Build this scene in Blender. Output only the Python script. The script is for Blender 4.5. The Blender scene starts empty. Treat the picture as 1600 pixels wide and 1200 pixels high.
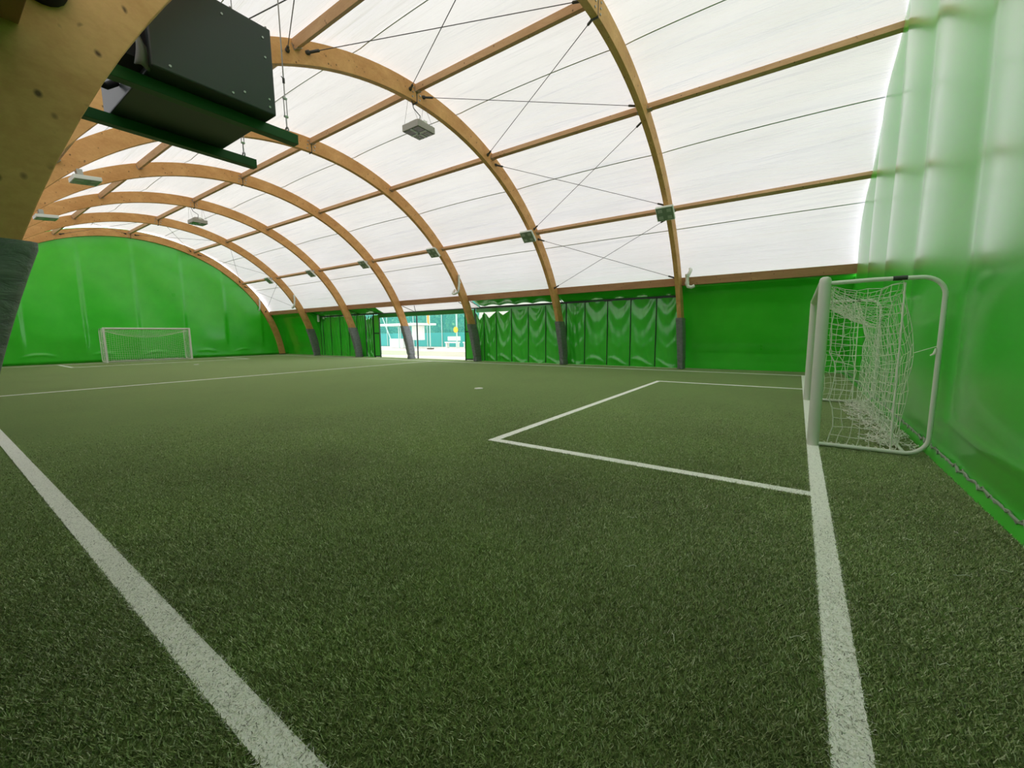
import bpy, math, random
import numpy as np
from mathutils import Vector, Matrix
random.seed(7); RNG = np.random.default_rng(11)
SC = bpy.context.scene
COL = SC.collection
PI = math.pi

# ------------------------------------------------------------------ hall dimensions (metres)
L, W = 33.33, 15.51                 # pitch
YC, ZC = 7.755, -0.88               # centre of the arch circle
RI, RE = 8.50, 8.94                 # intrados / extrados radius
XA, SP = -3.92, 5.1535              # first arch, arch spacing
HW = 0.075                          # half thickness of an arch
XR, XL = 1.12, -34.90               # end walls
GY0, GY1 = 5.70, 9.81               # goal posts
AX = [XA - k * SP for k in range(7)]
ORD = ['first', 'second', 'third', 'fourth', 'fifth', 'sixth', 'seventh']

def pol(deg, r, x=None):
    a = math.radians(deg)
    y, z = YC + r * math.sin(a), ZC + r * math.cos(a)
    if deg < 0: y += .10 * math.sin(a) ** 2          # the near legs stand slightly further in
    return (y, z) if x is None else Vector((x, y, z))

# ------------------------------------------------------------------ materials
def mat(name, color=(.5, .5, .5), rough=.6, metal=0., spec=.5, fn=None):
    m = bpy.data.materials.new(name); m.use_nodes = True
    nt = m.node_tree; b = nt.nodes['Principled BSDF']
    b.inputs['Base Color'].default_value = (*color, 1)
    b.inputs['Roughness'].default_value = rough
    b.inputs['Metallic'].default_value = metal
    b.inputs['Specular IOR Level'].default_value = spec
    if fn: fn(nt, b)
    return m
def N(nt, t, **kw):
    n = nt.nodes.new(t)
    for k, v in kw.items():
        if k in n.inputs.keys(): n.inputs[k].default_value = v
        else: setattr(n, k, v)
    return n
def coords(nt, scale, rot=(0, 0, 0)):
    tc = N(nt, 'ShaderNodeTexCoord'); mp = N(nt, 'ShaderNodeMapping')
    mp.inputs['Scale'].default_value = scale; mp.inputs['Rotation'].default_value = rot
    nt.links.new(tc.outputs['Object'], mp.inputs['Vector']); return mp.outputs['Vector']
def noise(nt, vec, scale=5, detail=4, rough=.55, dist=0):
    n = N(nt, 'ShaderNodeTexNoise'); n.inputs['Scale'].default_value = scale
    n.inputs['Detail'].default_value = detail; n.inputs['Roughness'].default_value = rough
    n.inputs['Distortion'].default_value = dist
    nt.links.new(vec, n.inputs['Vector']); return n.outputs['Fac']
def ramp(nt, fac, stops):
    r = N(nt, 'ShaderNodeValToRGB'); el = r.color_ramp.elements
    while len(el) < len(stops): el.new(.5)
    for e, (p, c) in zip(el, stops): e.position = p; e.color = (*c, 1)
    nt.links.new(fac, r.inputs['Fac']); return r.outputs['Color']
def mixc(nt, fac, a, b, mode='MIX'):
    m = N(nt, 'ShaderNodeMix', data_type='RGBA', blend_type=mode)
    for s, v in ((m.inputs[0], fac), (m.inputs[6], a), (m.inputs[7], b)):
        if hasattr(v, 'is_linked'): nt.links.new(v, s)
        else: s.default_value = v if isinstance(v, (int, float)) else (*v, 1)
    return m.outputs[2]
def bump(nt, b, h, strength=.3, dist=.02):
    n = N(nt, 'ShaderNodeBump'); n.inputs['Strength'].default_value = strength
    n.inputs['Distance'].default_value = dist
    nt.links.new(h, n.inputs['Height']); nt.links.new(n.outputs['Normal'], b.inputs['Normal'])

def wood_fn(light, dark, scale):
    def fn(nt, b):
        g = noise(nt, coords(nt, scale), 3, 6, .62, .6)
        c = ramp(nt, g, [(.28, dark), (.52, tuple((a + q) / 2 for a, q in zip(light, dark))), (.72, light)])
        fine = noise(nt, coords(nt, tuple(s * 6 for s in scale)), 5, 3, .7)
        c = mixc(nt, .22, c, ramp(nt, fine, [(.35, dark), (.65, light)]))
        # knots
        v = N(nt, 'ShaderNodeTexVoronoi'); v.inputs['Scale'].default_value = 9.5
        v.inputs['Randomness'].default_value = 1
        nt.links.new(coords(nt, (1.0, 1.0, .8)), v.inputs['Vector'])
        k = ramp(nt, v.outputs['Distance'], [(.08, (.9, .9, .9)), (.21, (0, 0, 0))])
        spot = noise(nt, coords(nt, (1, 1, 1)), 5.5, 2, .5)
        c = mixc(nt, ramp(nt, spot, [(.50, (0, 0, 0)), (.56, (1, 1, 1))]), c, mixc(nt, k, c, (.075, .036, .013)))
        # glued lamella lines are too fine to count: soft stripes
        nt.links.new(c, b.inputs['Base Color'])
        bump(nt, b, fine, .12, .004)
    return fn
M = {}
M['wood'] = mat('glulam_wood', rough=.62, spec=.3, fn=wood_fn((.80, .46, .18), (.56, .27, .085), (1.2, .55, .8)))
M['purlin'] = mat('purlin_wood', rough=.65, spec=.3, fn=wood_fn((.66, .41, .21), (.46, .26, .12), (.35, 1.8, 1.8)))
M['eave'] = mat('eave_wood', rough=.7, spec=.3, fn=wood_fn((.50, .27, .13), (.33, .17, .08), (.3, 2, 2)))

def pvc_fn(base, tint, hz, bstr):
    def fn(nt, b):
        g = noise(nt, coords(nt, (.5, .5, .5)), 2, 3)
        c = ramp(nt, g, [(.3, base), (.7, tint)])
        nt.links.new(c, b.inputs['Base Color'])
        f = noise(nt, coords(nt, hz), 1, 3, .5)
        bump(nt, b, f, bstr, .012)
        r = N(nt, 'ShaderNodeMapRange'); r.inputs[3].default_value = .24; r.inputs[4].default_value = .36
        nt.links.new(g, r.inputs[0]); nt.links.new(r.outputs[0], b.inputs['Roughness'])
        b.inputs['Coat Weight'].default_value = 1; b.inputs['Coat Roughness'].default_value = .2; b.inputs['Coat IOR'].default_value = 1.6
    return fn
M['pvc'] = mat('green_pvc', rough=.3, spec=.5, fn=pvc_fn((.028, .60, .012), (.050, .68, .025), (1.2, 1.2, 2.2), .10))
M['pvc_fold'] = mat('green_curtain_pvc', rough=.3, spec=.5, fn=pvc_fn((.026, .54, .014), (.048, .62, .028), (2.5, 2.5, 4), .16))
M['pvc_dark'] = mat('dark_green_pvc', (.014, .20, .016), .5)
M['rib'] = mat('curtain_rib', (.010, .045, .014), .5)
M['rail'] = mat('dark_steel_rail', (.06, .075, .07), .45, .3)

def turf_base(nt, b):
    a = noise(nt, coords(nt, (1, 1, 1)), 170, 3, .7)
    c = ramp(nt, a, [(.32, (.03, .042, .014)), (.5, (.145, .195, .065)), (.70, (.31, .39, .14))])
    p = noise(nt, coords(nt, (1, 1, 1)), .55, 4, .6)
    c = mixc(nt, 1, c, ramp(nt, p, [(.32, (.84, .80, .84)), (.55, (1, 1, 1)), (.75, (1.05, 1.08, .95))]), 'MULTIPLY')
    q = noise(nt, coords(nt, (1, 1, 1)), 7, 5, .7)
    c = mixc(nt, 1, c, ramp(nt, q, [(.3, (.82, .82, .82)), (.7, (1.12, 1.12, 1.12))]), 'MULTIPLY')
    st = noise(nt, coords(nt, (9, 26, 1), (0, 0, .5)), 1.6, 5, .75)
    c = mixc(nt, 1, c, ramp(nt, st, [(.34, (.50, .50, .48)), (.5, (1, 1, 1)), (.68, (1.35, 1.30, 1.2))]), 'MULTIPLY')
    nt.links.new(c, b.inputs['Base Color']); bump(nt, b, a, .5, .02)
    # plastic pile seen flat on scatters light off the fibre tips
    b.inputs['Sheen Weight'].default_value = .9; b.inputs['Sheen Roughness'].default_value = .35
    b.inputs['Sheen Tint'].default_value = (.62, .80, .38, 1)
M['turf_base'] = mat('turf_mat', rough=.95, spec=.1, fn=turf_base)
def blade_fn(stops, patchy):
    def fn(nt, b):
        geo = N(nt, 'ShaderNodeNewGeometry')
        c = ramp(nt, geo.outputs['Random Per Island'], stops)
        if patchy:
            p = noise(nt, coords(nt, (1, 1, 1)), .55, 4, .6)
            c = mixc(nt, 1, c, ramp(nt, p, [(.32, (.80, .76, .80)), (.55, (1, 1, 1)), (.75, (1.05, 1.10, .95))]), 'MULTIPLY')
        nt.links.new(c, b.inputs['Base Color'])
        tr = N(nt, 'ShaderNodeBsdfTranslucent'); nt.links.new(c, tr.inputs['Color'])
        mx = N(nt, 'ShaderNodeMixShader'); mx.inputs[0].default_value = .25 if patchy else .30
        out = nt.nodes['Material Output']
        nt.links.new(b.outputs[0], mx.inputs[1]); nt.links.new(tr.outputs[0], mx.inputs[2])
        nt.links.new(mx.outputs[0], out.inputs['Surface'])
    return fn
M['blade'] = mat('turf_blade', rough=.42, spec=.5, fn=blade_fn(
    [(.0, (.08, .11, .035)), (.35, (.27, .36, .12)), (.8, (.46, .57, .23)), (1., (.85, .90, .62))], True))
M['blade_white'] = mat('white_turf_blade', rough=.55, spec=.3, fn=blade_fn(
    [(.0, (.16, .16, .12)), (.14, (.45, .45, .38)), (.26, (.92, .92, .82)), (1., (.97, .97, .90))], False))
M['line_base'] = mat('white_turf_base', rough=.9, spec=.1, fn=lambda nt, b: nt.links.new(
    ramp(nt, noise(nt, coords(nt, (1, 1, 1)), 120, 3, .7), [(.3, (.30, .30, .25)), (.45, (.95, .95, .88))]), b.inputs['Base Color']))

def fabric(nt, b):
    out = nt.nodes['Material Output']; nt.nodes.remove(b)
    d = N(nt, 'ShaderNodeBsdfDiffuse'); t = N(nt, 'ShaderNodeBsdfTranslucent')
    d.inputs['Color'].default_value = (.85, .82, .80, 1)
    g = noise(nt, coords(nt, (.25, .6, .6)), 1.2, 4)
    c = ramp(nt, g, [(.3, (.665, .65, .655)), (.7, (.735, .72, .735))])
    nt.links.new(c, t.inputs['Color'])
    w = noise(nt, coords(nt, (.16, 2.6, 2.6)), 1.0, 5, .55, .3)
    bm = N(nt, 'ShaderNodeBump'); bm.inputs['Strength'].default_value = 1.0; bm.inputs['Distance'].default_value = .17
    nt.links.new(w, bm.inputs['Height'])
    for s in (d, t): nt.links.new(bm.outputs['Normal'], s.inputs['Normal'])
    mx = N(nt, 'ShaderNodeMixShader'); mx.inputs[0].default_value = .5
    nt.links.new(d.outputs[0], mx.inputs[1]); nt.links.new(t.outputs[0], mx.inputs[2])
    nt.links.new(mx.outputs[0], out.inputs['Surface'])
M['fabric'] = mat('roof_fabric', fn=fabric)
M['seam'] = mat('fabric_seam', (.55, .56, .53), .7)
M['white_paint'] = mat('white_painted_tube', (.80, .84, .72), .35, 0, .5)
M['alu'] = mat('pale_aluminium_post', (.72, .74, .64), .38, .0, .5)
M['net'] = mat('net_cord', (.90, .90, .78), .8)
M['white_plastic'] = mat('white_plastic', (.78, .80, .74), .35)
M['steel'] = mat('zinc_steel', (.45, .46, .44), .38, .8)
M['darksteel'] = mat('dark_fitting', (.07, .075, .065), .5, .5)
M['cable'] = mat('steel_cable', (.10, .095, .09), .5, .5)
M['black'] = mat('charcoal_sheet_metal', (.040, .048, .046), .38, .0, .5)
M['blackin'] = mat('black_opening', (.006, .006, .006), .8)
M['duct'] = mat('grey_duct_cloth', (.16, .16, .14), .7)
M['rail_green'] = mat('green_painted_steel', (.008, .075, .012), .4, 0, .5)
M['wire'] = mat('thin_steel_wire', (.30, .30, .28), .45, .6)
def pad_fn(nt, b):
    g = noise(nt, coords(nt, (3, 3, 7)), 2, 4, .6, .6)
    c = ramp(nt, g, [(.35, (.15, .162, .165)), (.7, (.24, .25, .25))])
    nt.links.new(c, b.inputs['Base Color']); bump(nt, b, g, .5, .03)
M['pad'] = mat('grey_vinyl_pad', rough=.38, spec=.5, fn=pad_fn)
M['lamp_grey'] = mat('lamp_housing', (.36, .35, .30), .5, .1)
M['lamp_bar'] = mat('lamp_cross_bar', (.60, .64, .62), .35, .1)
M['lamp_cell'] = mat('dark_lens', (.035, .045, .045), .25)
M['led_face'] = mat('greenish_lens', (.20, .26, .18), .3)
M['led_module'] = mat('led_module', (.42, .46, .38), .35)

# outdoor
def court(nt, b):
    g = noise(nt, coords(nt, (.25, 1, 1)), 1.1, 4)
    nt.links.new(ramp(nt, g, [(.35, (.62, .53, .50)), (.6, (.74, .70, .68))]), b.inputs['Base Color'])
M['court'] = mat('pale_court_ground', rough=.9, fn=court)
def screen_fn(nt, b):
    out = nt.nodes['Material Output']
    tr = N(nt, 'ShaderNodeBsdfTransparent'); mx = N(nt, 'ShaderNodeMixShader'); mx.inputs[0].default_value = .42
    nt.links.new(tr.outputs[0], mx.inputs[1]); nt.links.new(b.outputs[0], mx.inputs[2])
    nt.links.new(mx.outputs[0], out.inputs['Surface'])
M['mesh_screen'] = mat('teal_mesh_screen', (.10, .55, .48), .8, fn=screen_fn)
M['teal'] = mat('teal_windbreak', (.05, .36, .33), .7)
M['mint'] = mat('pale_green_post', (.45, .62, .56), .5)
M['leaf'] = mat('leaf_green', rough=.6, fn=lambda nt, b: nt.links.new(
    ramp(nt, N(nt, 'ShaderNodeNewGeometry').outputs['Random Per Island'],
         [(.0, (.05, .20, .06)), (.5, (.11, .34, .11)), (1., (.24, .48, .16))]), b.inputs['Base Color']))
M['bark'] = mat('bark', (.10, .08, .06), .9)
M['yellow'] = mat('yellow_paint', (.75, .52, .04), .5)
M['orange'] = mat('orange_cloth', (.85, .35, .06), .6)

# ------------------------------------------------------------------ mesh builder
class MB:
    def __init__(s): s.v = []; s.f = []; s.mi = []
    def add(s, vs, fs, mi=0):
        o = len(s.v); s.v += [tuple(map(float, p)) for p in vs]
        s.f += [tuple(i + o for i in f) for f in fs]; s.mi += [mi] * len(fs); return s
    def box(s, lo, hi, mi=0):
        x0, y0, z0 = lo; x1, y1, z1 = hi
        return s.add([(x0, y0, z0), (x1, y0, z0), (x1, y1, z0), (x0, y1, z0), (x0, y0, z1), (x1, y0, z1), (x1, y1, z1), (x0, y1, z1)],
              [(0, 3, 2, 1), (4, 5, 6, 7), (0, 1, 5, 4), (1, 2, 6, 5), (2, 3, 7, 6), (3, 0, 4, 7)], mi)
    def obox(s, c, ax, h, mi=0):
        c = Vector(c); ax = [Vector(a).normalized() for a in ax]
        vs = [c + ax[0] * h[0] * i + ax[1] * h[1] * j + ax[2] * h[2] * k for k in (-1, 1) for i, j in ((-1, -1), (1, -1), (1, 1), (-1, 1))]
        return s.add(vs, [(0, 3, 2, 1), (4, 5, 6, 7), (0, 1, 5, 4), (1, 2, 6, 5), (2, 3, 7, 6), (3, 0, 4, 7)], mi)
    def tube(s, path, r, n=8, closed=False, cap=True, mi=0, sec=None):
        P = [Vector(p) for p in path]; m = len(P); ring = []; up = None
        rs = r if hasattr(r, '__len__') else [r] * m
        for i in range(m):
            a = P[i - 1] if (i > 0 or closed) else P[i]; b = P[(i + 1) % m] if (i < m - 1 or closed) else P[i]
            t = (b - a).normalized()
            if up is None:
                up = Vector((0, 0, 1)) if abs(t.z) < .9 else Vector((1, 0, 0))
            u = (up - t * up.dot(t)).normalized(); w = t.cross(u); up = u
            if sec is None: ring.append([P[i] + (u * math.cos(2 * PI * k / n) + w * math.sin(2 * PI * k / n)) * rs[i] for k in range(n)])
            else: ring.append([P[i] + u * q[0] + w * q[1] for q in sec])
        nn = len(ring[0]); vs = [p for q in ring for p in q]; fs = []
        for i in range(m if closed else m - 1):
            j = (i + 1) % m
            for k in range(nn): fs.append((i * nn + k, i * nn + (k + 1) % nn, j * nn + (k + 1) % nn, j * nn + k))
        if cap and not closed: fs += [tuple(range(nn))[::-1], tuple((m - 1) * nn + k for k in range(nn))]
        return s.add(vs, fs, mi)
    def grid(s, fn, nu, nv, mi=0):
        vs = [fn(i / nu, j / nv) for j in range(nv + 1) for i in range(nu + 1)]
        return s.add(vs, [(j * (nu + 1) + i, j * (nu + 1) + i + 1, (j + 1) * (nu + 1) + i + 1, (j + 1) * (nu + 1) + i) for j in range(nv) for i in range(nu)], mi)
    def build(s, name, m, parent=None, smooth=None, bevel=0, solid=0):
        off = Vector((0, 0, 0)); q = parent
        while q is not None: off += q.location; q = q.parent
        me = bpy.data.meshes.new(name)
        me.from_pydata([(a - off.x, b - off.y, c - off.z) for a, b, c in s.v], [], s.f)
        ms = m if isinstance(m, (list, tuple)) else [m]
        for x in ms: me.materials.append(x)
        me.polygons.foreach_set('material_index', s.mi)
        me.update()
        o = bpy.data.objects.new(name, me); COL.objects.link(o)
        if parent is not None: o.parent = parent
        if smooth is not None:
            me.polygons.foreach_set('use_smooth', [True] * len(me.polygons))
            if smooth < 179: me.set_sharp_from_angle(angle=math.radians(smooth))
        if bevel:
            b = o.modifiers.new('bevel', 'BEVEL'); b.width = bevel; b.segments = 2; b.limit_method = 'ANGLE'
        if solid:
            b = o.modifiers.new('solid', 'SOLIDIFY'); b.thickness = solid; b.offset = 0
        return o
def tag(o, label=None, cat=None, group=None, kind=None):
    if label: o['label'] = label
    if cat: o['category'] = cat
    if group: o['group'] = group
    if kind: o['kind'] = kind
    return o
def thing(name, loc, label, cat, group=None):
    o = bpy.data.objects.new(name, None); COL.objects.link(o); o.location = loc; o.empty_display_size = .2
    return tag(o, label, cat, group)
def copy_tree(o, parent=None):
    c = o.copy(); COL.objects.link(c)
    if parent is not None: c.parent = parent
    for ch in list(o.children): copy_tree(ch, c)
    return c
def arc(c, a, b, r, t0, t1, n):   # arc in plane spanned by a, b
    c, a, b = Vector(c), Vector(a), Vector(b)
    return [c + (a * math.cos(t0 + (t1 - t0) * i / n) + b * math.sin(t0 + (t1 - t0) * i / n)) * r for i in range(n + 1)]

# ------------------------------------------------------------------ FLOOR, LINES, TURF
MB().grid(lambda u, v: (-36 + 38.2 * u, -2.0 + 19.05 * v, 0), 20, 10).build('floor', M['turf_base'])
floor = bpy.data.objects['floor']; tag(floor, 'dark green artificial turf pitch floor with white lines', 'floor', kind='structure')
PD, PY0, PY1 = 3.53, 3.75, 11.76
LINES = [  # name, x0, y0, x1, y1, label
    ('touchline', -L, -.06, .06, .06, 'long near touchline, widest white line at lower left'),
    ('touchline', -L, W - .06, .06, W + .06, 'far touchline along the curtains'),
    ('goal_line', -.06, .06, .06, W - .06, 'white goal line running up to the near goal post'),
    ('goal_line', -L - .06, .06, -L + .06, W - .06, 'goal line in front of the far green wall'),
    ('halfway_line', -L / 2 - .05, .06, -L / 2 + .05, W - .06, 'halfway line crossing the pitch'),
    ('penalty_area_line', -PD - .06, PY0 - .06, -PD + .06, PY1 + .06, 'front line of the near penalty area'),
    ('penalty_area_line', -PD + .06, PY0 - .06, -.06, PY0 + .06, 'near side line of the near penalty area'),
    ('penalty_area_line', -PD + .06, PY1 - .06, -.06, PY1 + .06, 'far side line of the near penalty area'),
    ('penalty_area_line', -L + PD - .06, PY0 - .06, -L + PD + .06, PY1 + .06, 'front line of the far penalty area'),
    ('penalty_area_line', -L + .06, PY0 - .06, -L + PD - .06, PY0 + .06, 'near side line of the far penalty area'),
    ('penalty_area_line', -L + .06, PY1 - .06, -L + PD - .06, PY1 + .06, 'far side line of the far penalty area')]
for nm, x0, y0, x1, y1, lb in LINES:
    o = MB().box((x0, y0, .0005), (x1, y1, .006)).build(nm, M['line_base'], floor); o['label'] = lb
for px, lb in ((-7.07, 'penalty spot of the near half'), (-L + 7.07, 'penalty spot of the far half')):
    c = [(px + .11 * math.cos(2 * PI * k / 20), W / 2 + .11 * math.sin(2 * PI * k / 20), .02) for k in range(20)]
    o = MB().add([(a, b, .0005) for a, b, _ in c] + c, [tuple(range(20, 40))] + [(k, (k + 1) % 20, 20 + (k + 1) % 20, 20 + k) for k in range(20)]).build('penalty_spot', M['blade_white'], floor)
    o['label'] = lb

def is_line(x, y):
    m = np.zeros(len(x), bool)
    for nm, x0, y0, x1, y1, lb in LINES: m |= (x > x0) & (x < x1) & (y > y0) & (y < y1)
    for px in (-7.07, -L + 7.07): m |= (x - px) ** 2 + (y - W / 2) ** 2 < .11 ** 2
    return m
def turf():
    # single fibres are modelled over the near corner of the pitch and thin out over the woven mat beyond
    cx, cy = -.3, -.5
    pts = []
    D0, full, end = 26000., 3.4, 9.5
    edges = np.arange(.5, end + .1, .25)
    for a, b in zip(edges[:-1], edges[1:]):
        d = (a + b) / 2; rho = D0 * min(1, (full / d) ** 3) * min(1, (end - d) / 3.0)
        th0, th1 = math.radians(-60), math.radians(104)      # yaw from +Y towards -X
        n = int(max(0, rho) * (b * b - a * a) / 2 * (th1 - th0))
        r = np.sqrt(RNG.uniform(a * a, b * b, n)); t = RNG.uniform(th0, th1, n)
        x, y = cx - r * np.sin(t), cy + r * np.cos(t)
        k = (x < XR - .03) & (y > -1.25) & (y < 16.7)
        pts.append(np.stack([x[k], y[k]], 1))
    p = np.concatenate(pts); n = len(p)
    x, y = p.T
    w = .0021 * RNG.uniform(.7, 1.3, n)
    h = .008 + .009 * RNG.random(n)
    ln = h * RNG.uniform(.4, 1.4, n)                           # lean
    white = is_line(x, y)
    ln = np.where(white, ln * 1.7, ln); h = np.where(white, h * .6, h)
    # fibres lie in slowly turning swathes
    base = 1.2 * np.sin(x * .9 + 1.3 * np.sin(y * .7)) + 1.1 * np.sin(y * 1.3 + x * .4)
    az = base + RNG.normal(0, 2.0, n)
    fa = az + PI / 2 + RNG.normal(0, .5, n)
    lx, ly = np.cos(az), np.sin(az); fx, fy = np.cos(fa), np.sin(fa)
    V = np.empty((n, 4, 3))
    for j, (fw, fl, fh) in enumerate(((-1, 0, 0), (1, 0, 0), (.45, 1, 1), (-.45, 1, 1))):
        V[:, j, 0] = x + fx * w * fw + lx * ln * fl
        V[:, j, 1] = y + fy * w * fw + ly * ln * fl
        V[:, j, 2] = h * fh + .0015
    for msk, nm, mt, lb in ((~white, 'turf_pile', 'blade', 'short green plastic fibres of the artificial turf pitch'),
                             (white, 'white_turf_pile', 'blade_white', 'short white plastic fibres of the pitch lines')):
        v = V[msk]; k = len(v); me = bpy.data.meshes.new(nm)
        me.vertices.add(k * 4); me.vertices.foreach_set('co', v.reshape(-1).astype(np.float32))
        me.loops.add(k * 4); me.loops.foreach_set('vertex_index', np.arange(k * 4, dtype=np.int32))
        me.polygons.add(k); me.polygons.foreach_set('loop_start', np.arange(k, dtype=np.int32) * 4)
        me.update(calc_edges=True); me.materials.append(M[mt])
        o = bpy.data.objects.new(nm, me); COL.objects.link(o); o.parent = floor
        o['kind'] = 'stuff'; o['label'] = lb
turf()
# loose pale fibres
for i, (x, y) in enumerate([(-.62, 1.28), (-.98, 1.75), (-.16, 1.6), (-1.9, 1.9), (-2.3, 3.1), (-.75, 2.9), (.45, 3.1), (.62, 2.7), (.3, 2.5), (.75, 3.4), (-1.2, 2.4), (.35, 1.75), (-.5, 3.3), (.85, 2.9)]):
    a = random.random() * 6; l = random.uniform(.02, .045); c = random.uniform(-.5, .5)
    pth = [(x + l * t * math.cos(a + c * t), y + l * t * math.sin(a + c * t), .024 + .006 * math.sin(3 * t)) for t in (-1, -.5, 0, .5, 1)]
    tag(MB().tube(pth, .0016, 4).build('loose_fibre', M['net']), 'loose pale fibre lying on the dark turf in the foreground', 'fibre', 'loose fibres on the turf')

# ------------------------------------------------------------------ ROOF
PUR = [-62.3, -44.5, -22, 0, 22, 44.5, 62.3]
def roof_r(deg):
    r = 8.965 + (.17 if abs(deg) > 44.5 else 0) * (abs(deg) - 44.5) / 17.8
    for a, b in zip(PUR[:-1], PUR[1:]):
        if a <= deg <= b: return r + .20 * math.sin(PI * (deg - a) / (b - a)) ** .8
    return r
def roof_pt(x, deg, inset=0):
    q = ((XA - x) / SP) % 1.0
    k = .55 + .45 * math.sin(PI * q) ** .5
    r = 8.965 + (roof_r(deg) - 8.965) * (k if abs(deg) < 44.5 else (.8 + .2 * k))
    return pol(deg, r - inset, x)
ceiling = MB().grid(lambda u, v: roof_pt(1.3 - 36.4 * u, -62.2 + 124.4 * v), 210, 96).build('ceiling', M['fabric'], None, 180)
tag(ceiling, 'white translucent fabric roof stretched over the timber arches', 'roof', kind='structure')
for dg, lb in ((-33, 'left lower'), (-11, 'left upper'), (11, 'right upper'), (33, 'right middle'), (50.5, 'right lower')):
    mb = MB(); n = 150
    mb.grid(lambda u, v: roof_pt(1.1 - 36.0 * u, dg + (v - .5) * .20, .012), n, 1)
    mb.build('roof_seam', M['seam'], ceiling)['label'] = 'thin grey welded seam, ' + lb

# ------------------------------------------------------------------ ARCHES
A0R, A1R = math.degrees(math.acos(.88 / RI)), math.degrees(math.acos(.88 / RE))
def half_arch(x, sgn, d0=.03, n=44):
    mb = MB(); vs = []
    for i in range(n + 1):
        t = i / n
        for r, am in ((RI, A0R), (RE, A1R)):
            y, z = pol(sgn * (d0 + (am - d0) * t), r)
            z = max(z, 0.0)
            vs += [(x - HW, y, z), (x + HW, y, z)]
    fs = []
    for i in range(n):
        a, b = i * 4, i * 4 + 4
        fs += [(a, a + 1, b + 1, b), (a + 3, a + 2, b + 2, b + 3), (a + 1, a + 3, b + 3, b + 1), (a + 2, a, b, b + 2)]
    fs += [(0, 2, 3, 1), (n * 4, n * 4 + 1, n * 4 + 3, n * 4 + 2)]
    return mb.add(vs, fs)
def pad_mesh(x, sgn, seed):
    rnd = np.random.default_rng(seed); ph = rnd.uniform(0, 6, 8)
    nz, n = 46, 40
    def fn(u, v):
        z = 1.96 * v
        # centre line of the leg at height z
        yi = math.sqrt(RI ** 2 - (z - ZC) ** 2); ye = math.sqrt(RE ** 2 - (z - ZC) ** 2)
        a = 2 * PI * u
        hx, hy = HW + .055, (ye - yi) / 2 + .06
        c, s_ = math.cos(a), math.sin(a)
        k = (abs(c) ** 6 + abs(s_) ** 6) ** (-1 / 6)
        wr = max(0, 1 - v / .62)
        d = 1 - .10 * wr * (.5 + .5 * math.sin(22 * v + 3 * math.sin(a * 2 + ph[0]) + ph[1])) - .05 * wr * math.sin(47 * v + 4 * math.sin(a + ph[2]))
        d *= (1 - .12 * wr)
        if v > .985: d *= .96
        return (x + hx * c * k * d, YC + (.10 if sgn < 0 else 0) + sgn * ((yi + ye) / 2 - .005 + hy * s_ * k * d), z + .004)
    mb = MB().grid(fn, n, nz)
    top = [fn(i / n, 1.0) for i in range(n)]
    return mb.add(top, [tuple(range(n))])
ARCH_NOTE = ['first timber arch from the near goal, its dark leg filling the left edge',
             'second timber arch from the near goal, square lamp hanging from its top',
             'third timber arch from the near goal, between the lit opening and hung curtain',
             'fourth timber arch from the near goal, its padded leg standing in the opening',
             'fifth timber arch from the near goal, left of the opening, square lamp on top',
             'sixth timber arch from the near goal, last one with grey leg pads',
             'farthest timber arch, bare legs, framing the far green end wall']
def bolt_mb(x, deg, r):
    c = pol(deg, r, x)
    return MB().tube([c, c + Vector((.018, 0, 0))], .022, 10)
for k, x in enumerate(AX):
    t = thing('timber_arch', (x, YC, 0), ARCH_NOTE[k], 'arch', 'timber roof arches')
    for s in (-1, 1): half_arch(x, s).build('arch_half', M['wood'], t, None, .006)
    MB().obox(pol(0, (RI + RE) / 2 - .01, x), ((1, 0, 0), (0, 1, 0), (0, 0, 1)), (HW + .006, .012, (RE - RI) / 2 + .02)).build('joint_plate', M['darksteel'], t)
    for dg in (-.9, .75):
        for r in (8.58, 8.70, 8.82): bolt_mb(x + HW, dg + (r - 8.7) * 1.2, r).build('bolt', M['steel'], t)
    if k < 6:
        for s in (-1, 1):
            if s < 0 and k > 2: continue          # never in view
            pad_mesh(x, s, k * 2 + s + 5).build('leg_pad', M['pad'], t, 50)['label'] = 'grey vinyl pad wrapped round the leg foot'
    else:
        for s in (-1, 1):
            y = YC + s * (math.sqrt(8.72 ** 2 - .88 ** 2)); MB().box((x - .09, y - .25, 0), (x + .09, y + .25, .06)).build('foot_shoe', M['darksteel'], t)

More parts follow.
